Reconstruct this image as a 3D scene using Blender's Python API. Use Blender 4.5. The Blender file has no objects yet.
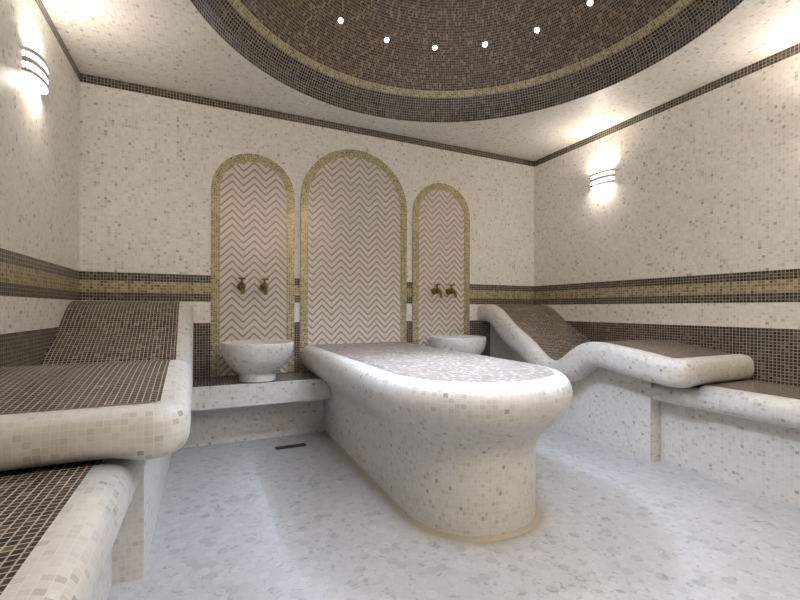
import bpy, bmesh, math, random
from mathutils import Vector, Matrix
random.seed(4)
C = bpy.context.scene.collection
PI = math.pi
# ---------------------------------------------------------------- dimensions (metres)
XL, XR, YB, YF, ZC = -0.80, 3.29, 3.60, -0.40, 2.655
XC, YC = 1.245, 1.875            # centre of the dome and of the room
TILE = 0.0206
XW, YW = XR - .0015, YB - .0015      # where things standing against the walls end

# ================================================================ materials
def new_mat(name):
    m = bpy.data.materials.new(name); m.use_nodes = True
    nt = m.node_tree
    for n in list(nt.nodes): nt.nodes.remove(n)
    out = nt.nodes.new('ShaderNodeOutputMaterial')
    b = nt.nodes.new('ShaderNodeBsdfPrincipled')
    nt.links.new(b.outputs[0], out.inputs[0])
    return m, nt, b

class N:
    """small node-writing helper"""
    def __init__(s, nt): s.nt = nt
    def link(s, v, sock):
        if isinstance(v, bpy.types.NodeSocket): s.nt.links.new(v, sock)
        else: sock.default_value = v
    def m(s, op, a, b=None, c=None):
        n = s.nt.nodes.new('ShaderNodeMath'); n.operation = op
        s.link(a, n.inputs[0])
        if b is not None: s.link(b, n.inputs[1])
        if c is not None: s.link(c, n.inputs[2])
        return n.outputs[0]
    def v(s, op, a, b=None):
        n = s.nt.nodes.new('ShaderNodeVectorMath'); n.operation = op
        s.link(a, n.inputs[0])
        if b is not None: s.link(b, n.inputs[1])
        return n.outputs['Value'] if op in ('DOT_PRODUCT', 'LENGTH') else n.outputs[0]
    def uv(s):
        return s.nt.nodes.new('ShaderNodeTexCoord').outputs['UV']
    def sep(s, a):
        n = s.nt.nodes.new('ShaderNodeSeparateXYZ'); s.link(a, n.inputs[0]); return n.outputs
    def comb(s, x, y, z=0.0):
        n = s.nt.nodes.new('ShaderNodeCombineXYZ')
        for i, q in enumerate((x, y, z)): s.link(q, n.inputs[i])
        return n.outputs[0]
    def white(s, vec):
        n = s.nt.nodes.new('ShaderNodeTexWhiteNoise'); n.noise_dimensions = '2D'
        s.link(vec, n.inputs['Vector']); return n.outputs['Value'], n.outputs['Color']
    def noise(s, vec, scale, detail=3.0, rough=0.55, dist=0.0):
        n = s.nt.nodes.new('ShaderNodeTexNoise')
        s.link(vec, n.inputs['Vector']); n.inputs['Scale'].default_value = scale
        n.inputs['Detail'].default_value = detail; n.inputs['Roughness'].default_value = rough
        n.inputs['Distortion'].default_value = dist
        return n.outputs[0]
    def ramp(s, f, stops, mode='LINEAR'):
        n = s.nt.nodes.new('ShaderNodeValToRGB'); n.color_ramp.interpolation = mode
        e = n.color_ramp.elements
        while len(e) > 1: e.remove(e[-1])
        e[0].position = stops[0][0]; e[0].color = (*stops[0][1], 1)
        for p, c in stops[1:]:
            k = e.new(p); k.color = (*c, 1)
        s.link(f, n.inputs[0]); return n.outputs[0]
    def mix(s, f, a, b, mode='MIX'):
        n = s.nt.nodes.new('ShaderNodeMix'); n.data_type = 'RGBA'; n.blend_type = mode
        s.link(f, n.inputs[0])
        for q, i in ((a, 6), (b, 7)):
            if isinstance(q, tuple): n.inputs[i].default_value = (*q, 1)
            else: s.link(q, n.inputs[i])
        return n.outputs[2]
    def bump(s, h, bsdf, strength, dist=0.002):
        n = s.nt.nodes.new('ShaderNodeBump'); n.inputs['Strength'].default_value = strength
        n.inputs['Distance'].default_value = dist
        s.link(h, n.inputs['Height']); s.nt.links.new(n.outputs[0], bsdf.inputs['Normal'])

def tiles(k, uv, pu, pv, joint, stagger=0.0):
    """returns (random value, random colour, tile mask 0 = joint 1 = tile)"""
    x, y, _ = k.sep(uv)
    gy = k.m('DIVIDE', y, pv); iy = k.m('FLOOR', gy)
    gx = k.m('DIVIDE', x, pu)
    if stagger: gx = k.m('ADD', gx, k.m('MULTIPLY', k.m('MODULO', iy, 2.0), stagger))
    ix = k.m('FLOOR', gx)
    r, col = k.white(k.comb(ix, iy))
    fx = k.m('SUBTRACT', gx, ix); fy = k.m('SUBTRACT', gy, iy)
    ex = k.m('MINIMUM', fx, k.m('SUBTRACT', 1.0, fx)); ey = k.m('MINIMUM', fy, k.m('SUBTRACT', 1.0, fy))
    mask = k.m('GREATER_THAN', k.m('MINIMUM', ex, ey), joint)
    return r, col, mask

WHITE_STOPS = [(0.0, (.70, .675, .63)), (.30, (.74, .715, .67)), (.55, (.685, .66, .615)), (.74, (.66, .635, .59)),
               (.87, (.61, .58, .53)), (.945, (.545, .515, .465)), (.987, (.40, .375, .335))]
WHITE_JOINT = (.765, .74, .695)
DARK_STOPS = [(0.0, (.018, .012, .008)), (.22, (.034, .023, .015)), (.42, (.055, .039, .026)), (.60, (.082, .061, .042)),
              (.76, (.026, .017, .010)), (.86, (.14, .110, .079)), (.95, (.010, .006, .004))]
DARK_JOINT = (.39, .335, .27)
GOLD_STOPS = [(0.0, (.30, .245, .115)), (.25, (.42, .35, .18)), (.5, (.23, .185, .08)), (.7, (.52, .45, .26)), (.92, (.13, .10, .045))]
GOLD_JOINT = (.54, .49, .36)

def lift(stops, f): return [(p, tuple(min(1, q * g) for q, g in zip(c, f))) for p, c in stops]
def white_col(k, uv, f=1.0):
    r, col, mask = tiles(k, uv, TILE, TILE, .055)
    c = k.ramp(r, lift(WHITE_STOPS, (f, f, f)), 'CONSTANT')
    return k.mix(mask, tuple(q * f for q in WHITE_JOINT), c), mask
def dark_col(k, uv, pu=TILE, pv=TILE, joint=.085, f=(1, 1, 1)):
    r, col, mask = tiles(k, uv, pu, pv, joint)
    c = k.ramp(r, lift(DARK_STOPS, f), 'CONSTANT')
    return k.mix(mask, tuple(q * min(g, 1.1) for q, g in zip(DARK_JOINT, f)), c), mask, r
def gold_col(k, uv, p=TILE):
    r, col, mask = tiles(k, uv, p, p, .11)
    c = k.ramp(r, GOLD_STOPS, 'CONSTANT')
    return k.mix(mask, GOLD_JOINT, c), mask, r

def mat_white(name='white_marble_mosaic', f=.89):
    m, nt, b = new_mat(name); k = N(nt)
    c, mask = white_col(k, k.uv(), f)
    k.link(c, b.inputs['Base Color']); b.inputs['Roughness'].default_value = .42
    k.bump(mask, b, .25, .001)
    return m
def mat_dark(name='dark_brown_mosaic', pu=TILE, pv=TILE, joint=.085, rough=.26, f=(1, 1, 1)):
    m, nt, b = new_mat(name); k = N(nt)
    c, mask, r = dark_col(k, k.uv(), pu, pv, joint, f)
    k.link(c, b.inputs['Base Color'])
    k.link(k.m('MULTIPLY_ADD', mask, rough - .7, .7), b.inputs['Roughness'])
    k.bump(mask, b, .35, .001)
    return m
def mat_gold(p=.0152):
    m, nt, b = new_mat('gold_glass_mosaic'); k = N(nt)
    c, mask, r = gold_col(k, k.uv(), p)
    k.link(c, b.inputs['Base Color'])
    k.link(k.m('MULTIPLY', mask, .55), b.inputs['Metallic']); b.inputs['Roughness'].default_value = .34
    k.bump(k.m('MULTIPLY', mask, k.m('MULTIPLY_ADD', r, .8, .4)), b, .4, .0015)
    return m
def mat_wall():
    """white marble mosaic with the dark / gold / dark band, the dark dado and the strip under the ceiling (v = height)"""
    m, nt, b = new_mat('banded_wall_mosaic'); k = N(nt)
    x, z, _ = k.sep(k.uv())
    z0 = 1.069
    zz = k.m('SUBTRACT', z, z0 - 100 * TILE)            # rows counted from the lower edge of the band
    uv = k.comb(x, zz)
    wc, wm = white_col(k, uv, 1.22); dc, dm, dr = dark_col(k, uv); gc, gm, gr = gold_col(k, uv)
    row = k.m('SUBTRACT', k.m('FLOOR', k.m('DIVIDE', zz, TILE)), 100.0)
    between = lambda a, c: k.m('MULTIPLY', k.m('GREATER_THAN', row, a - .5), k.m('LESS_THAN', row, c + .5))
    band = between(0, 9); gold = between(3, 6); strip = between(74, 200); dado = between(-200, -9)
    dark = k.m('MINIMUM', k.m('ADD', k.m('ADD', band, strip), dado), 1.0)
    c = k.mix(gold, k.mix(dark, wc, dc), gc)
    k.link(c, b.inputs['Base Color'])
    k.link(k.m('MULTIPLY', gold, k.m('MULTIPLY', gm, .55)), b.inputs['Metallic'])
    k.link(k.m('MULTIPLY_ADD', dark, -.16, .46), b.inputs['Roughness'])
    k.bump(wm, b, .25, .001)
    return m
def mat_chevron():
    m, nt, b = new_mat('chevron_marble'); k = N(nt)
    x, z, _ = k.sep(k.uv())
    per, pit = .169, .0577
    u = k.m('DIVIDE', x, per); f = k.m('FRACT', u)
    tri = k.m('MULTIPLY', k.m('ABSOLUTE', k.m('SUBTRACT', f, .5)), per * 1.0)
    w = k.m('DIVIDE', k.m('ADD', z, tri), pit)
    fw = k.m('FRACT', w); row = k.m('FLOOR', w)
    colm = k.m('FLOOR', k.m('MULTIPLY', u, 2.0))
    r, _c = k.white(k.comb(colm, row))
    nz = k.noise(k.uv(), 24, 4)
    light = k.mix(k.m('MULTIPLY', nz, .55), (.80, .735, .655), (.64, .58, .505))
    light = k.mix(k.m('MULTIPLY', r, .30), light, (.62, .555, .485))
    darkc = k.mix(nz, (.29, .25, .205), (.40, .35, .295))
    isd = k.m('LESS_THAN', fw, .33)
    c = k.mix(isd, light, darkc)
    fj = k.m('FRACT', k.m('MULTIPLY', u, 2.0))
    joint = k.m('LESS_THAN', k.m('MINIMUM', fj, k.m('SUBTRACT', 1.0, fj)), .018)
    c = k.mix(k.m('MULTIPLY', joint, .35), c, (.42, .37, .32))
    k.link(c, b.inputs['Base Color']); b.inputs['Roughness'].default_value = .28
    return m
def mat_floor():
    m, nt, b = new_mat('hexagon_marble_floor'); k = N(nt)
    S = .046
    p = k.v('ADD', k.v('MULTIPLY', k.uv(), (1 / S, 1 / S, 0)), (200.0, 200.0, 0.0))
    s = (1.0, 1.7320508, 1.0); h = (.5, .8660254, 0.0)
    a = k.v('SUBTRACT', k.v('MODULO', p, s), h)
    q = k.v('SUBTRACT', k.v('MODULO', k.v('SUBTRACT', p, h), s), h)
    flat = lambda t: k.v('MULTIPLY', t, (1.0, 1.0, 0.0))
    a, q = flat(a), flat(q)
    sel = k.m('LESS_THAN', k.v('DOT_PRODUCT', a, a), k.v('DOT_PRODUCT', q, q))
    mixv = nt.nodes.new('ShaderNodeMix'); mixv.data_type = 'VECTOR'
    k.link(sel, mixv.inputs[0]); k.link(q, mixv.inputs[4]); k.link(a, mixv.inputs[5])
    g = mixv.outputs[1]
    idv = k.v('SUBTRACT', p, g)
    ids = k.v('SNAP', k.v('ADD', k.v('MULTIPLY', idv, (2.0, 1.1547005, 0.0)), (.5, .5, 0)), (1.0, 1.0, 1.0))
    r, rc = k.white(ids)
    ag = k.v('ABSOLUTE', g); ax, ay, _ = k.sep(ag)
    hd = k.m('MAXIMUM', ax, k.m('ADD', k.m('MULTIPLY', ax, .5), k.m('MULTIPLY', ay, .8660254)))
    edge = k.m('SUBTRACT', .5, hd)
    tile = k.m('SMOOTHSTEP', edge, .015, .06) if False else k.m('GREATER_THAN', edge, .035)
    # every tile cut from a different piece of marble: shift the vein pattern by the tile's random colour
    tv = k.v('ADD', k.uv(), k.v('MULTIPLY', rc, (5.0, 5.0, 0.0)))
    vein = k.noise(tv, 18, 4, .6, 1.2)
    veinm = k.ramp(vein, [(0.0, (0, 0, 0)), (.55, (0, 0, 0)), (.61, (.3, .3, .3)), (.70, (.8, .8, .8))])
    base = k.ramp(r, [(0, (.455, .455, .45)), (.35, (.44, .44, .435)), (.6, (.475, .475, .47)), (.8, (.425, .423, .415)), (.93, (.375, .373, .365))], 'CONSTANT')
    c = k.mix(veinm, base, (.21, .208, .20))
    c = k.mix(tile, (.415, .415, .41), c)
    # yellow-brown dirt ring that has built up around the table pedestal
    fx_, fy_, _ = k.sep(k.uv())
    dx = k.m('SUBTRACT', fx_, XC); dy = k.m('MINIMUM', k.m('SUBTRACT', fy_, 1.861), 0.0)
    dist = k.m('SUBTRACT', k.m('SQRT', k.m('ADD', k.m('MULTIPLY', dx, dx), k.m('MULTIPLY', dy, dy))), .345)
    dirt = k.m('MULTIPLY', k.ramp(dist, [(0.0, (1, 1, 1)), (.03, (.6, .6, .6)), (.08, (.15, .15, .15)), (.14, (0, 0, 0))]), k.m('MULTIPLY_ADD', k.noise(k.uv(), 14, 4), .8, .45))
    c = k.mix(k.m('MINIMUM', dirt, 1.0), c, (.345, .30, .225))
    k.link(c, b.inputs['Base Color']); b.inputs['Roughness'].default_value = .36
    k.bump(tile, b, .2, .001)
    return m
def mat_plain(name, col, rough=.4, metal=0.0, emit=None, strength=0.0):
    m, nt, b = new_mat(name)
    b.inputs['Base Color'].default_value = (*col, 1); b.inputs['Roughness'].default_value = rough
    b.inputs['Metallic'].default_value = metal
    if emit:
        b.inputs['Emission Color'].default_value = (*emit, 1); b.inputs['Emission Strength'].default_value = strength
    return m
def mat_noisy(name, c1, c2, scale, rough=.4, metal=0.0):
    m, nt, b = new_mat(name); k = N(nt)
    tc = nt.nodes.new('ShaderNodeTexCoord').outputs['Object']
    k.link(k.mix(k.noise(tc, scale), c1, c2), b.inputs['Base Color'])
    b.inputs['Roughness'].default_value = rough; b.inputs['Metallic'].default_value = metal
    return m

M_WHITE = mat_white()
M_CEIL = mat_white('cream_ceiling_mosaic', 1.15)
M_DARK = mat_dark()
M_DOME = mat_dark('dark_dome_mosaic', TILE * .78, TILE * .92, .05, .3, (2.1, 1.9, 1.6))
M_TOP = mat_dark('spotlit_table_mosaic', TILE, TILE, .085, .3, (3.1, 3.7, 5.0))  # dark mosaic lightened towards blue: light of the dome spots painted in
M_GOLD = mat_gold()
M_WALL = mat_wall()
M_CHEV = mat_chevron()
M_FLOOR = mat_floor()
M_BRASS = mat_noisy('aged_brass', (.13, .085, .022), (.25, .18, .06), 60, .3, 1.0)
M_LAMP = mat_noisy('satin_lamp_metal', (.60, .59, .57), (.66, .65, .63), 30, .4, .2)
M_GLASS = mat_plain('frosted_lamp_glass', (.9, .88, .84), .5, 0, (1.0, .93, .85), 2.2)
M_LED = mat_plain('led_lens', (.9, .92, 1), .3, 0, (.80, .88, 1.0), 40.0)
M_CHROME = mat_noisy('chrome_ring', (.55, .56, .58), (.7, .7, .72), 40, .2, 1.0)
M_DRAIN = mat_noisy('dark_drain_metal', (.035, .03, .025), (.07, .06, .05), 40, .5, .6)
M_GROUT = mat_noisy('sandy_sealing_joint', (.38, .34, .27), (.46, .42, .36), 9, .6)

# ================================================================ mesh helpers
def mesh_obj(name, verts, faces, uvs, mat, parent=None, smooth=True, sharp=None):
    """uvs: one list of (u, v) per face"""
    me = bpy.data.meshes.new(name); me.from_pydata([tuple(v) for v in verts], [], faces)
    ul = me.uv_layers.new(name='UVMap')
    i = 0
    for f, fu in zip(faces, uvs):
        for q in fu: ul.data[i].uv = q; i += 1
    for mm in (mat if isinstance(mat, (list, tuple)) else [mat]): me.materials.append(mm)
    for p in me.polygons: p.use_smooth = smooth
    if smooth and sharp: me.set_sharp_from_angle(angle=math.radians(sharp))
    me.update()
    o = bpy.data.objects.new(name, me); C.objects.link(o)
    if parent: o.parent = parent; o.matrix_parent_inverse = Matrix.Translation(-Vector(parent.location))
    return o

class MB:
    """collects faces with uv for one mesh"""
    def __init__(s): s.v = []; s.f = []; s.u = []; s.mi = []
    def face(s, pts, uv=None):
        b = len(s.v); s.v += [Vector(p) for p in pts]; s.f.append(list(range(b, b + len(pts))))
        if uv is None:
            n = Vector((0, 0, 0))
            for i in range(len(pts)): n += Vector(pts[i]).cross(Vector(pts[(i + 1) % len(pts)]))
            a = max(range(3), key=lambda i: abs(n[i]))
            uv = [((p[1], p[2]), (p[0], p[2]), (p[0], p[1]))[a] for p in pts]
        s.u.append(uv)
    def grid(s, P, UV, flip=False):
        n, m = len(P), len(P[0]); b = len(s.v)
        for row in P: s.v += [Vector(p) for p in row]
        for i in range(n - 1):
            for j in range(m - 1):
                q = [(i, j), (i + 1, j), (i + 1, j + 1), (i, j + 1)]
                if flip: q.reverse()
                s.f.append([b + a * m + c for a, c in q]); s.u.append([UV[a][c] for a, c in q])
    def box(s, x0, x1, y0, y1, z0, z1):
        A = [(x0, y0), (x1, y0), (x1, y1), (x0, y1)]
        lo = [(x, y, z0) for x, y in A]; hi = [(x, y, z1) for x, y in A]
        s.face(lo[::-1]); s.face(hi)
        for i in range(4):
            j = (i + 1) % 4; s.face([lo[i], lo[j], hi[j], hi[i]])
    def prism(s, poly, axis, a, b):
        """poly in the two other axes, extruded along axis from a to b"""
        def mk(p, t):
            return [(t, p[0], p[1]), (p[0], t, p[1]), (p[0], p[1], t)][axis]
        s.face([mk(p, a) for p in poly]); s.face([mk(p, b) for p in reversed(poly)])
        for i in range(len(poly)):
            p, q = poly[i], poly[(i + 1) % len(poly)]
            s.face([mk(p, a), mk(p, b), mk(q, b), mk(q, a)])
    def build(s, name, mat, parent=None, smooth=False, sharp=None, weld=True, fixn=True):
        o = mesh_obj(name, s.v, s.f, s.u, mat, parent, smooth, None)
        bm = bmesh.new(); bm.from_mesh(o.data)
        if weld: bmesh.ops.remove_doubles(bm, verts=bm.verts, dist=1e-5)
        if fixn: bmesh.ops.recalc_face_normals(bm, faces=bm.faces)
        bm.to_mesh(o.data); bm.free()
        if smooth and sharp: o.data.set_sharp_from_angle(angle=math.radians(sharp))
        return o

def lathe(mb, prof, origin, axis='Z', seg=32, urad=None):
    """prof: (radius, height) pairs"""
    O = Vector(origin); L = [0]
    for a, b in zip(prof, prof[1:]): L.append(L[-1] + math.hypot(b[0] - a[0], b[1] - a[1]))
    rr = urad or max(p[0] for p in prof)
    P, U = [], []
    for i in range(seg + 1):
        t = 2 * PI * i / seg; row, ur = [], []
        for (r, h), l in zip(prof, L):
            if axis == 'Z': q = Vector((r * math.cos(t), r * math.sin(t), h))
            elif axis == '-Y': q = Vector((r * math.cos(t), -h, r * math.sin(t)))
            else: q = Vector((h, r * math.cos(t), r * math.sin(t)))
            row.append(O + q); ur.append((t * rr, l))
        P.append(row); U.append(ur)
    mb.grid(P, U)

def tube(mb, pts, rads, seg=12):
    pts = [Vector(p) for p in pts]; P, U = [], []; up = Vector((1, 0, 0))
    for i, p in enumerate(pts):
        d = (pts[min(i + 1, len(pts) - 1)] - pts[max(i - 1, 0)]).normalized()
        a = d.cross(up); a = a.normalized() if a.length > 1e-4 else d.cross(Vector((0, 0, 1))).normalized()
        b = d.cross(a)
        P.append([p + (a * math.cos(2 * PI * j / seg) + b * math.sin(2 * PI * j / seg)) * rads[i] for j in range(seg + 1)])
        U.append([(j / seg, i * .01) for j in range(seg + 1)])
    mb.grid(P, U); mb.face(P[0][:-1]); mb.face(P[-1][:-1][::-1])

def spline(pts, n):
    """Catmull-Rom through pts, n samples per span"""
    P = [Vector(p) for p in pts]; P = [2 * P[0] - P[1]] + P + [2 * P[-1] - P[-2]]
    out = []
    for i in range(1, len(P) - 2):
        for j in range(n):
            t = j / n; a, b, c, d = P[i - 1:i + 3]
            out.append(.5 * ((2 * b) + (c - a) * t + (2 * a - 5 * b + 4 * c - d) * t * t + (3 * b - a - 3 * c + d) * t ** 3))
    out.append(P[-2].copy()); return out

def thing(name, label, cat, loc, group=None):
    o = bpy.data.objects.new(name, None); C.objects.link(o); o.location = loc
    o.empty_display_size = .1
    o['label'] = label; o['category'] = cat
    if group: o['group'] = group
    return o
def struct(o): o['kind'] = 'structure'; return o

# ================================================================ the setting
def wall(name, x0, x1, y0, y1):
    mb = MB(); mb.box(x0, x1, y0, y1, -.1, 2.70); return struct(mb.build(name, M_WALL))
wall('wall_back', XL - .1, XR + .1, YB, YB + .1)
wall('wall_left', XL - .1, XL, YF - .1, YB)
wall('wall_right', XR, XR + .1, YF - .1, YB)
wall('wall_front', XL, XR, YF - .1, YF)
mb = MB(); mb.box(XL, XR, YF, YB, -.1, 0); struct(mb.build('floor', M_FLOOR))
# ceiling: flat slab with a round opening
RO = 1.465
def edge_pt(t):
    dx, dy = math.cos(t), math.sin(t)
    tx = ((XR - XC) / dx if dx > 0 else (XL - XC) / dx) if abs(dx) > 1e-9 else 1e9
    ty = ((YB - YC) / dy if dy > 0 else (YF - YC) / dy) if abs(dy) > 1e-9 else 1e9
    q = min(tx, ty); return (XC + dx * q, YC + dy * q, ZC)
angs = sorted([2 * PI * i / 180 for i in range(180)] + [math.atan2(y - YC, x - XC) % (2 * PI) for x in (XL, XR) for y in (YF, YB)])
angs.append(angs[0] + 2 * PI)
P = [[(XC + RO * math.cos(t), YC + RO * math.sin(t), ZC), edge_pt(t)] for t in angs]
mb = MB(); mb.grid(P, [[(q[0], q[1]) for q in row] for row in P])
struct(mb.build('ceiling', M_CEIL, fixn=False))
# dome: stepped rim, gold ring, shallow spherical bowl
def dome_piece(mb, prof, r0, l0=0.0):
    lathe(mb, prof, (XC, YC, 0), seg=180, urad=r0)
mb = MB(); dome_piece(mb, [(1.465, ZC), (1.462, 2.700), (1.452, 2.748)], 1.46); struct(mb.build('ceiling_dome_rim', M_DARK, smooth=True, fixn=False))
mb = MB(); dome_piece(mb, [(1.452, 2.748), (1.418, 2.795), (1.385, 2.832)], 1.42); struct(mb.build('ceiling_dome_cove', M_DARK, smooth=True, fixn=False))
mb = MB(); dome_piece(mb, [(1.385, 2.832), (1.352, 2.872)], 1.37); struct(mb.build('ceiling_dome_gold_ring', M_GOLD, smooth=True, fixn=False))
R_D, Z_D = 1.745, 1.765
th0 = math.asin(1.352 / R_D)
prof = [(R_D * math.sin(th0 * (1 - i / 24)), Z_D + R_D * math.cos(th0 * (1 - i / 24)) + (2.872 - (Z_D + R_D * math.cos(th0))) * (1 - i / 24)) for i in range(25)]
mb = MB(); dome_piece(mb, prof, 1.352); struct(mb.build('ceiling_dome', M_DOME, smooth=True, fixn=False))

# ================================================================ arched wall panels
def arch_outline(cx, hw, z0, zt, n=40):
    zs = zt - hw
    pts = [(cx - hw, z0)] + [(cx - hw * math.cos(PI * i / n), zs + hw * math.sin(PI * i / n)) for i in range(n + 1)] + [(cx + hw, z0)]
    return pts
def arch_panel(cx, hw, zt, px, label):
    z0 = .485; bw = .065; y = YW
    t = thing('arched_panel', label, 'wall panel', (cx, y, z0), 'arched chevron panels on the back wall')
    inn = arch_outline(cx, hw - bw, z0, zt - bw)
    mb = MB(); mb.prism([(x, z) for x, z in inn], 1, y - .006, y)
    o = mb.build('chevron_inlay', M_CHEV, t)
    for l in o.data.uv_layers[0].data: l.uv = (l.uv[0] - px + .0845, l.uv[1])
    out = arch_outline(cx, hw, z0, zt)
    L = 0; P, U = [], []
    for i, (a, b) in enumerate(zip(out, inn)):
        if i: L += math.hypot((out[i][0] + inn[i][0] - out[i - 1][0] - inn[i - 1][0]) / 2, (out[i][1] + inn[i][1] - out[i - 1][1] - inn[i - 1][1]) / 2)
        P.append([(a[0], y, a[1]), (a[0], y - .012, a[1]), (b[0], y - .012, b[1]), (b[0], y - .004, b[1])])
        U.append([(L, -.012), (L, 0), (L, .0608), (L, .069)])
    mb = MB(); mb.grid(P, U); mb.build('gold_border', M_GOLD, t, fixn=False)
    return t
arch_panel(.3565, .321, 2.268, .357, 'shorter chevron marble arch with gold mosaic border behind the fully visible white basin')
arch_panel(1.226, .499, 2.440, 1.253, 'tallest and widest chevron marble arch with gold mosaic border, behind the heated table')
arch_panel(2.1125, .323, 2.257, 2.083, 'narrow chevron marble arch with gold border behind the basin half hidden by the table')

# ================================================================ heated table
def outline(off, n=44):
    """plan of the pedestal, offset outwards: from the wall on one side round the blunt front to the wall on the other"""
    hw, yf, dep, ex = .345, 1.516, .40, 2.25
    yb = YB - .016
    pts = [(-hw, yb), (-hw, 3.0), (-hw, 2.4)]
    for i in range(n + 1):
        t = PI * i / n; c, s = -math.cos(t), math.sin(t)
        pts.append((hw * math.copysign(abs(c) ** (2 / ex), c), yf + dep - dep * abs(s) ** (2 / ex)))
    pts += [(hw, 2.4), (hw, 3.0), (hw, yb)]
    res = []
    for i, p in enumerate(pts):
        a, b = pts[max(i - 1, 0)], pts[min(i + 1, len(pts) - 1)]
        d = Vector((b[0] - a[0], b[1] - a[1])).normalized(); nn = Vector((d.y, -d.x))
        if i < 3: nn = Vector((-1, 0))
        if i > len(pts) - 4: nn = Vector((1, 0))
        # outward = away from the spine
        if nn.x * p[0] < 0 and abs(nn.x) > .2: nn = -nn
        if abs(nn.x) <= .2 and nn.y > 0: nn = -nn
        res.append((XC + p[0] + nn.x * off, p[1] + nn.y * off))
    return res
def swept(prof, name, mat, parent, yend=None):
    L = [0]
    for a, b in zip(prof, prof[1:]): L.append(L[-1] + math.hypot(b[0] - a[0], b[1] - a[1]))
    cols = [outline(o) for o, z in prof]; mid = outline(.08)
    S = [0]
    for a, b in zip(mid, mid[1:]): S.append(S[-1] + math.hypot(b[0] - a[0], b[1] - a[1]))
    P = [[(cols[j][i][0], min(cols[j][i][1], yend or 9), prof[j][1]) for j in range(len(prof))] for i in range(len(mid))]
    U = [[(S[i], L[j]) for j in range(len(prof))] for i in range(len(mid))]
    mb = MB(); mb.grid(P, U); return mb.build(name, mat, parent, smooth=True)
table = thing('heated_table', 'white mosaic heated table with rounded end and dark top in the middle of the room', 'massage table', (XC, 2.55, 0))
swept([(0, 0), (0, .08), (0, .17), (0, .26), (0, .28), (0, .30)], 'pedestal', M_WHITE, table)
rim_prof = [tuple(p) for p in spline([(0, .30), (0, .33), (.007, .372), (.024, .412), (.052, .450), (.086, .482), (.120, .512), (.147, .548), (.163, .590), (.167, .625),
            (.160, .660), (.143, .688), (.118, .7045), (.088, .710)], 3)]
swept([(p[0], p[1]) for p in rim_prof], 'rolled_rim', M_WHITE, table)
mb = MB(); pl = outline(.088); mb.prism(pl, 2, .66, .7105); mb.build('mosaic_top', M_TOP, table)['label'] = 'brown mosaic top, dome spot light painted into its colour'
swept([(.0, .014), (.008, .010), (.018, .0015), (.022, .0005)], 'sealing_joint', M_GROUT, table, 3.43)['label'] = 'sandy sealing joint along the floor'

# ================================================================ loungers and benches (built for the right, mirrored for the left)
UP = [(YW, 1.065), (3.48, 1.066), (3.39, 1.055), (3.30, 1.018), (3.20, .948), (3.10, .872), (2.98, .808), (2.87, .745), (2.77, .675), (2.69, .62), (2.61, .598),
      (2.52, .63), (2.43, .697), (2.345, .75), (2.27, .776), (2.19, .782), (2.09, .778), (1.9, .757), (1.76, .738)]
LO = [(YW, .895), (3.52, .893), (3.44, .876), (3.36, .82), (3.27, .73), (3.15, .665), (3.02, .615), (2.9, .55), (2.8, .49), (2.72, .445), (2.6, .42),
      (2.47, .44), (2.37, .495), (2.29, .56), (2.235, .596), (2.17, .602), (2.08, .593), (1.9, .567), (1.76, .552)]
SEC = [(0, 0), (.022, .004), (.045, .025), (.066, .085), (.080, .19), (.088, .33), (.090, .50), (.088, .66), (.080, .80), (.062, .92), (.035, .985), (0, 1.0), (-.04, 1.0), (-.078, 1.0)]
SECS = [tuple(p) for p in spline(SEC, 2)]
def sweep_rim(frames, sec, flipx, name, parent, mat=M_WHITE):
    """frames: (P, O, D) mosaic-edge point, horizontal outward direction, vector from top to bottom"""
    P, U = [], []; S = 0
    for i, (p, o, d) in enumerate(frames):
        if i:
            pm = frames[i - 1][0] + frames[i - 1][1] * .06; qm = p + o * .06
            S += (qm - pm).length
        row, ur, l = [], [], 0
        for j, (a, t) in enumerate(sec):
            q = p + o * a + d * t
            if j: l += (q - row[-1]).length
            row.append(q); ur.append((S, l))
        P.append([flipx(q) for q in row]); U.append(ur)
    mb = MB(); mb.grid(P, U); return mb.build(name, mat, parent, smooth=True)
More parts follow.
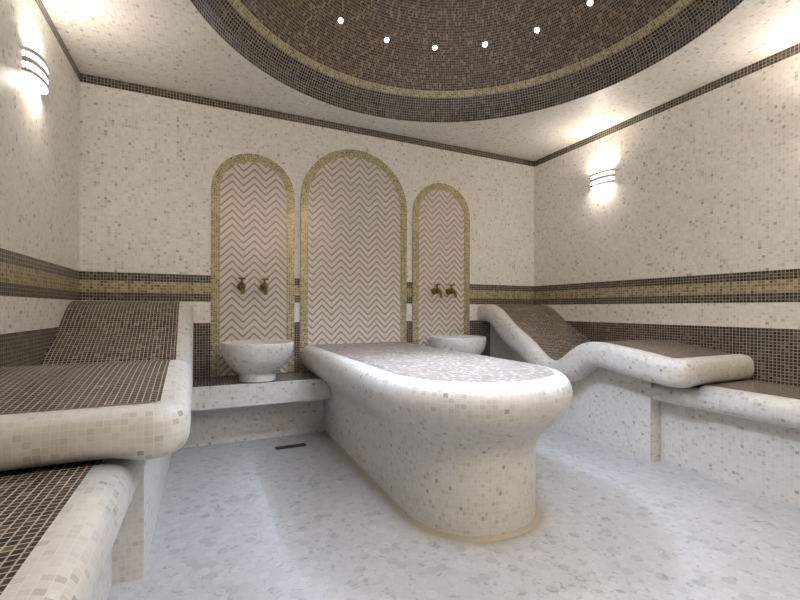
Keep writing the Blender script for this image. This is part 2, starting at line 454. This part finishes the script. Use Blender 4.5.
def lounger(left, label):
    def fx(q):
        if not left: return Vector(q)
        k = min(1.0, max(0.0, (XW - q[0]) / (XW - 2.62)))            # this lounger narrows slightly towards its head
        return Vector((2 * XC - q[0] - .02 * k * max(0.0, q[1] - 1.6), q[1], q[2] - .005 * min(1.0, max(0.0, (YW - q[1]) / 1.4))))
    yfoot = 1.60 if left else 1.66
    xe = 2.625                                           # inner edge of the seat mosaic
    t = thing('lounger', label, 'lounger', fx((2.95, 2.7, 0)))
    up = spline([(0, *p) for p in UP] + [(0, yfoot, .722 if not left else .717)], 4); lo = spline([(0, *p) for p in LO] + [(0, yfoot, .543)], 4)
    up = [Vector((xe, p.y, p.z)) for p in up]; lo = [Vector((xe, p.y, p.z)) for p in lo]
    fr = [(a, Vector((-1, 0, 0)), b - a) for a, b in zip(up, lo)]
    c = Vector((xe, up[-1].y, up[-1].z)); d = fr[-1][2]
    rc = .03                                             # small inner corner radius
    for i in range(1, 11):
        al = (PI / 2) * i / 10; o = Vector((-math.cos(al), -math.sin(al), 0))
        fr.append((c + Vector((rc, 0, 0)) + o * rc, o, d))
    for x in (2.70, 2.74, 2.80, 2.9, 3.05, 3.2, XW):
        k = min(1.0, (x - 2.655) / .10) * (.022 if left else .008)     # over the bench seat the foot is a little thinner
        fr.append((Vector((x, c.y - rc, c.z)), Vector((0, -1, 0)), d + Vector((0, 0, k))))
    sweep_rim(fr, SECS, fx, 'rolled_rim', t)
    # seat: mosaic sheet following the wave
    S = [0]
    for a, b in zip(up, up[1:]): S.append(S[-1] + (b - a).length)
    P = [[fx((xe, p.y, p.z)), fx((XW, p.y, p.z))] for p in up] + [[fx((xe + rc, c.y - rc, c.z)), fx((XW, c.y - rc, c.z))]]
    S.append(S[-1] + rc)
    U = [[(xe, s), (XR, s)] for s in S]
    mb = MB(); mb.grid(P, U); mb.build('mosaic_seat', M_DARK, t, smooth=True)['label'] = 'dark brown mosaic seat and backrest'
    # body under the rim
    poly = [(YW, 0)] + [(p.y, p.z + .012) for p in lo if p.y > 1.85] + [(1.85, .572), (1.85, 0)]
    x0, x1 = sorted((fx((2.70, 0, 0)).x, fx((XW, 0, 0)).x))
    mb = MB(); mb.prism(poly, 0, x0, x1); mb.build('base', M_WHITE, t)
    return t
def bench(left, label):
    fx = (lambda q: Vector((2 * XC - q[0], q[1], q[2]))) if left else (lambda q: Vector(q))
    xe, zt, zb = (2.786 if left else 2.795), (.560 if left else .558), (.405 if left else .410)
    dip = .026                                           # the seat drops a little where the lounger foot is built over it
    y0, y1 = YF + .0015, 1.848
    t = thing('step_bench', label, 'bench', fx((3.0, .8, 0)))
    sec = [(0, 0), (.025, .003), (.05, .03), (.074, .11), (.090, .24), (.098, .40), (.100, .56), (.096, .72), (.082, .87), (.055, .97), (.02, 1.0), (-.005, 1.0)]
    sec = [tuple(p) for p in spline(sec, 2)]
    ys = 1.488 if left else 1.557
    fr = [(Vector((xe, y, zt - d)), Vector((-1, 0, 0)), Vector((0, 0, zb - zt + d))) for y, d in ((y1, dip), (1.7, dip), (ys + .004, dip), (ys, 0), (1.2, 0), (.8, 0), (.4, 0), (0, 0), (y0, 0))]
    sweep_rim(fr, sec, fx, 'rolled_rim', t)
    x0, x1 = sorted((fx((xe, 0, 0)).x, fx((XW, 0, 0)).x))
    mb = MB(); mb.face([(x0, y0, zt), (x1, y0, zt), (x1, ys, zt), (x0, ys, zt)]); mb.face([(x0, ys, zt - dip), (x1, ys, zt - dip), (x1, y1, zt - dip), (x0, y1, zt - dip)]); mb.build('mosaic_seat', M_DARK, t)['label'] = 'dark brown mosaic seat'
    x0, x1 = sorted((fx((2.80, 0, 0)).x, fx((XW, 0, 0)).x))
    mb = MB(); mb.box(x0, x1, y0, y1, 0, zt - .04); mb.build('base', M_WHITE, t)
    return t
lounger(True, 'heated mosaic lounger with its seat edge facing the camera, beside the fully visible basin')
lounger(False, 'heated mosaic lounger showing its whole wave-shaped white side behind the table')
bench(True, 'low mosaic bench close to the camera below the foot end of the nearer lounger')
bench(False, 'low mosaic bench running out of frame along the far right wall past the lounger foot')

# ================================================================ wash shelves and basins
def shelf(x0, x1, label):
    t = thing('wash_shelf', label, 'shelf', ((x0 + x1) / 2, 3.4, 0))
    yf, zt, zb = 3.20, .48, .318
    side = 1 if x1 < XC else -1                          # the end at the table follows its flaring side
    def off(z):
        for (o0, z0), (o1, z1) in zip(rim_prof, rim_prof[1:]):
            if z0 <= z <= z1: return o0 + (o1 - o0) * (z - z0) / (z1 - z0)
        return 0.0
    ex = lambda z: XC - side * (.345 + off(z) + .004)
    far = x0 if side > 0 else x1
    zs = [zb + (zt - .004 - zb) * i / 10 for i in range(11)]
    mb = MB(); mb.prism([(far, zb)] + [(ex(z), z) for z in zs] + [(far, zt - .004)], 1, yf, YW); mb.build('slab', M_WHITE, t)
    a, b = sorted((far, ex(zt + .001))); mb = MB(); mb.box(a, b, yf + .022, YW - .014, zt - .004, zt + .001); mb.build('mosaic_top', M_DARK, t)['label'] = 'dark brown mosaic top'
    a, b = sorted((far, ex(zb))); mb = MB(); mb.box(a, b, 3.44, YW, 0, zb); mb.build('back_panel', M_WHITE, t)
    return t
shelf(2 * XC - 2.70 + .002, XC - .349, 'white shelf with dark mosaic top under the fully visible basin, left of the table')
shelf(XC + .349, 2.698, 'white shelf under the basin half hidden by the table, mostly behind the table')
def basin(x, label):
    y = 3.322; z = .4815
    t = thing('wash_basin', label, 'basin', (x, y, z), 'mosaic wash basins')
    mb = MB(); lathe(mb, [(0, 0), (.125, 0), (.132, .004), (.130, .03), (.132, .075)], (x, y, z), seg=40, urad=.13); mb.build('foot', M_WHITE, t, smooth=True, sharp=50)
    out = [tuple(p) for p in spline([(.130, .060), (.165, .083), (.205, .120), (.235, .162), (.252, .208), (.259, .248), (.260, .280)], 3)]
    inn = [(.256, .285), (.240, .285), (.236, .280), (.228, .23), (.205, .17), (.16, .125), (.09, .10), (0, .095)]
    mb = MB(); lathe(mb, [(p[0], p[1]) for p in out] + inn, (x, y, z), seg=56, urad=.26); mb.build('bowl', M_WHITE, t, smooth=True, sharp=50)
    return t
basin(.36, 'white mosaic bowl basin fully visible on the shelf left of the table')
basin(2.125, 'white mosaic bowl basin whose lower half is hidden by the table top')

# ================================================================ brass taps
def tap(x, label):
    y = YB - .0085; z = 1.192
    grow = lambda mb: setattr(mb, 'v', [Vector((x, y, z)) + (v - Vector((x, y, z))) * 1.18 for v in mb.v])
    t = thing('brass_tap', label, 'tap', (x, y, z), 'brass wall taps above the basins')
    mb = MB(); lathe(mb, [(0, .014), (.018, .014), (.024, .010), (.027, .003), (.027, 0)], (x, y, z), '-Y', 24); grow(mb); mb.build('flange', M_BRASS, t, smooth=True, sharp=40)
    mb = MB(); lathe(mb, [(.012, .010), (.013, .03), (.016, .036), (.022, .044), (.024, .055), (.022, .066), (.015, .074), (.012, .078), (0, .079)], (x, y, z), '-Y', 24)
    grow(mb); mb.build('valve_body', M_BRASS, t, smooth=True, sharp=50)
    pts = spline([(x, y - .062, z), (x, y - .088, z - .002), (x, y - .108, z - .014), (x, y - .116, z - .036), (x, y - .116, z - .055)], 4)
    n = len(pts); mb = MB(); tube(mb, pts, [.013 - .003 * i / n for i in range(n - 2)] + [.0125, .013], 14); grow(mb); mb.build('spout', M_BRASS, t, smooth=True, sharp=50)
    h = None
    mb = MB(); lathe(mb, [(.014, .018), (.011, .026), (.007, .030), (.007, .047), (.010, .050), (0, .052)], (x, y - .055, z), 'Z', 16)
    grow(mb); h = mb.build('handle_stem', M_BRASS, t, smooth=True, sharp=50)
    mb = MB(); tube(mb, [(x - .024, y - .055, z + .052), (x - .018, y - .055, z + .053), (x, y - .055, z + .052), (x + .018, y - .055, z + .053), (x + .024, y - .055, z + .052)], [.007, .0055, .0075, .0055, .007], 12)
    grow(mb); mb.build('cross_handle', M_BRASS, h, smooth=True, sharp=50)
    return t
tap(.257, 'brass tap nearer the corner lounger, of the pair above the fully visible basin')
tap(.430, 'brass tap nearer the central arch, of the pair above the fully visible basin')
tap(2.022, 'brass tap nearer the central arch, of the pair above the half hidden basin')
tap(2.185, 'brass tap nearer the far corner, of the pair above the half hidden basin')

# ================================================================ wall sconces
def sconce(side, at, label, watts, z=2.212):
    """side: left / right / front wall; at: position along that wall"""
    hl, hh, dp = .128, .060, .058
    W = {'right': lambda d, t, h: (XR - d, at + t, h), 'left': lambda d, t, h: (XL + d, at + t, h), 'front': lambda d, t, h: (at + t, YF + d, h)}[side]
    t = thing('wall_sconce', label, 'wall lamp', W(0, 0, z), 'curved wall sconces')
    mb = MB(); a, b = W(0, -hl + .01, z - hh + .012), W(.012, hl - .01, z + hh - .012)
    mb.box(min(a[0], b[0]), max(a[0], b[0]), min(a[1], b[1]), max(a[1], b[1]), a[2], b[2]); mb.build('back_plate', M_LAMP, t)
    n = 20
    arc = [(dp * math.cos(PI / 2 * (-1 + 2 * i / n)) ** .8 if 0 < i < n else 0.0, hl * math.sin(PI / 2 * (-1 + 2 * i / n))) for i in range(n + 1)]
    def band(name, z0, z1, th, mat, inset=0.0):
        mb = MB()
        P = []
        for d, yy in arc:
            k = 1 - inset / hl; f = max(d - inset, 0.0); g = max(d - inset - th, 0.0)
            P.append([W(f, yy * k, z0), W(f, yy * k, z1), W(g, yy * (k - th / hl), z1), W(g, yy * (k - th / hl), z0), W(f, yy * k, z0)])
        mb.grid(P, [[(0, 0)] * 5] * len(P)); return mb.build(name, mat, t, smooth=True, sharp=40)
    band('top_hoop', z + hh - .021, z + hh, .003, M_LAMP)
    band('middle_hoop', z - .012, z + .012, .003, M_LAMP)
    band('bottom_hoop', z - hh, z - hh + .018, .003, M_LAMP)
    band('frosted_shade', z - hh + .006, z + hh - .006, .003, M_GLASS, .008)
    for up in (1, -1):
        L = bpy.data.lights.new('sconce_lamp', 'AREA'); L.shape = 'RECTANGLE'; L.size, L.size_y = (.15, .03) if side == 'front' else (.03, .15)
        L.energy = watts * (1.0 if up > 0 else (.25 if side == 'front' else .5)); L.color = SC_COL; L.spread = math.radians(165)
        o = bpy.data.objects.new('sconce_lamp', L); C.objects.link(o); o.parent = t
        o.matrix_parent_inverse = Matrix.Translation(-Vector(t.location))
        o.location = W(.028, 0, z + up * (hh - .002))
        o.rotation_euler = (PI, 0, 0) if up > 0 else (0, 0, 0)
SC_COL = (1.0, .895, .77)
sconce('left', 2.71, 'lit curved wall sconce near the ceiling corner above the nearer lounger', 1.5)
sconce('right', 2.72, 'lit curved wall sconce high above the wave-shaped lounger behind the table', 1.5)
sconce('right', 1.08, 'lit curved wall sconce above the far low bench, outside the frame', 2.6)
sconce('front', .75, 'added unseen curved fill sconce on the entrance wall nearer the close bench', 14.0)  # added behind the camera as fill, far brighter than the visible pair
sconce('front', 1.75, 'added unseen curved fill sconce on the entrance wall nearer the far bench', 14.0)  # second added fill lamp, unseen, for even ambient light

# ================================================================ dome spots
def led(i, label, grp):
    a = math.radians(109 - 20 * i)
    rr = 1.128
    zz = Z_D + math.sqrt(R_D ** 2 - rr ** 2)
    # the dome profile is blended towards the gold ring: drop by the same share
    th = math.asin(rr / R_D); zz += (2.872 - (Z_D + R_D * math.cos(th0))) * (th / th0)
    p = Vector((XC + rr * math.cos(a), YC + rr * math.sin(a), zz))
    n = (Vector((XC, YC, 1.40)) - p).normalized()
    t = thing('dome_spot', label, 'ceiling spot', p, grp)
    q = Vector((0, 0, 1)).rotation_difference(n)
    def piece(name, prof, mat):
        mb = MB(); lathe(mb, prof, (0, 0, 0), 'Z', 20)
        mb.v = [p + q @ v for v in mb.v]
        return mb.build(name, mat, t, smooth=True, sharp=40)
    piece('trim_ring', [(.026, -.002), (.026, .004), (.022, .007), (.018, .005), (.018, -.001)], M_CHROME)
    piece('lens', [(.0155, .001), (.0155, .004), (.011, .0065), (0, .0075)], M_LED)
    L = bpy.data.lights.new('spot_beam', 'SPOT'); L.energy = LED_W; L.color = LED_COL; L.spot_size = math.radians(LED_ANG); L.spot_blend = 1.0
    L.shadow_soft_size = .012
    o = bpy.data.objects.new('spot_beam', L); C.objects.link(o); o.parent = t
    o.matrix_parent_inverse = Matrix.Translation(-p)
    o.location = p + n * .03; o.rotation_euler = n.to_track_quat('-Z', 'Y').to_euler()
LED_W, LED_COL, LED_ANG = 37.0, (.66, .77, 1.0), 54
ORD = ['first', 'second', 'third', 'fourth', 'fifth', 'sixth']
for i in range(18):
    if i < 6: led(i, 'small lit dome spot, %s from the left of those in view along the ring' % ORD[i], 'spots in the dome ring')
    else: led(i, 'small lit dome spot on the part of the ring outside the frame', 'dome ring spots outside the frame')

# ================================================================ floor drain
t = thing('floor_drain', 'dark narrow slot drain in the floor beside the table pedestal', 'drain', (.575, 3.155, 0))
mb = MB(); x0, x1, y0, y1 = .465, .685, 3.125, 3.185
for b in ((x0, x1, y0, y0 + .008), (x0, x1, y1 - .008, y1), (x0, x0 + .008, y0 + .008, y1 - .008), (x1 - .008, x1, y0 + .008, y1 - .008)): mb.box(*b, 0, .004)
mb.build('drain_frame', M_DRAIN, t, weld=False)
mb = MB()
mb.box(x0 + .008, x1 - .008, y0 + .008, y1 - .008, 0, .0015)
for i in range(12): mb.box(x0 + .014 + i * .0163, x0 + .022 + i * .0163, y0 + .01, y1 - .01, .0015, .0032)
mb.build('drain_grate', M_DRAIN, t, weld=False)

# ================================================================ world, camera, colour
w = bpy.data.worlds.new('room_air'); bpy.context.scene.world = w; w.use_nodes = True
w.node_tree.nodes['Background'].inputs[0].default_value = (.9, .85, .78, 1); w.node_tree.nodes['Background'].inputs[1].default_value = .02
yaw, roll, fpx, cy = .4326, .0038, 420.9, 308.78
s, c = math.sin(yaw), math.cos(yaw)
fwd = Vector((s, c, 0)); right = Vector((c, -s, 0)); up = Vector((0, 0, 1))
ru = math.cos(roll) * right + math.sin(roll) * up
rv = -math.sin(roll) * right + math.cos(roll) * up
cam = bpy.data.cameras.new('camera'); co = bpy.data.objects.new('camera', cam); C.objects.link(co)
m = Matrix((ru, rv, -fwd)).transposed().to_4x4(); m.translation = Vector((0, 0, 1.02)); co.matrix_world = m
cam.sensor_fit = 'HORIZONTAL'; cam.sensor_width = 36; cam.lens = 36 * fpx / 800; cam.shift_x = 0; cam.shift_y = (cy - 300) / 800
cam.clip_start = .02
sc = bpy.context.scene; sc.camera = co
sc.view_settings.view_transform = 'Standard'; sc.view_settings.look = 'None'; sc.view_settings.gamma = 1
sc.view_settings.use_curve_mapping = False
sc.view_settings.exposure = 1.08
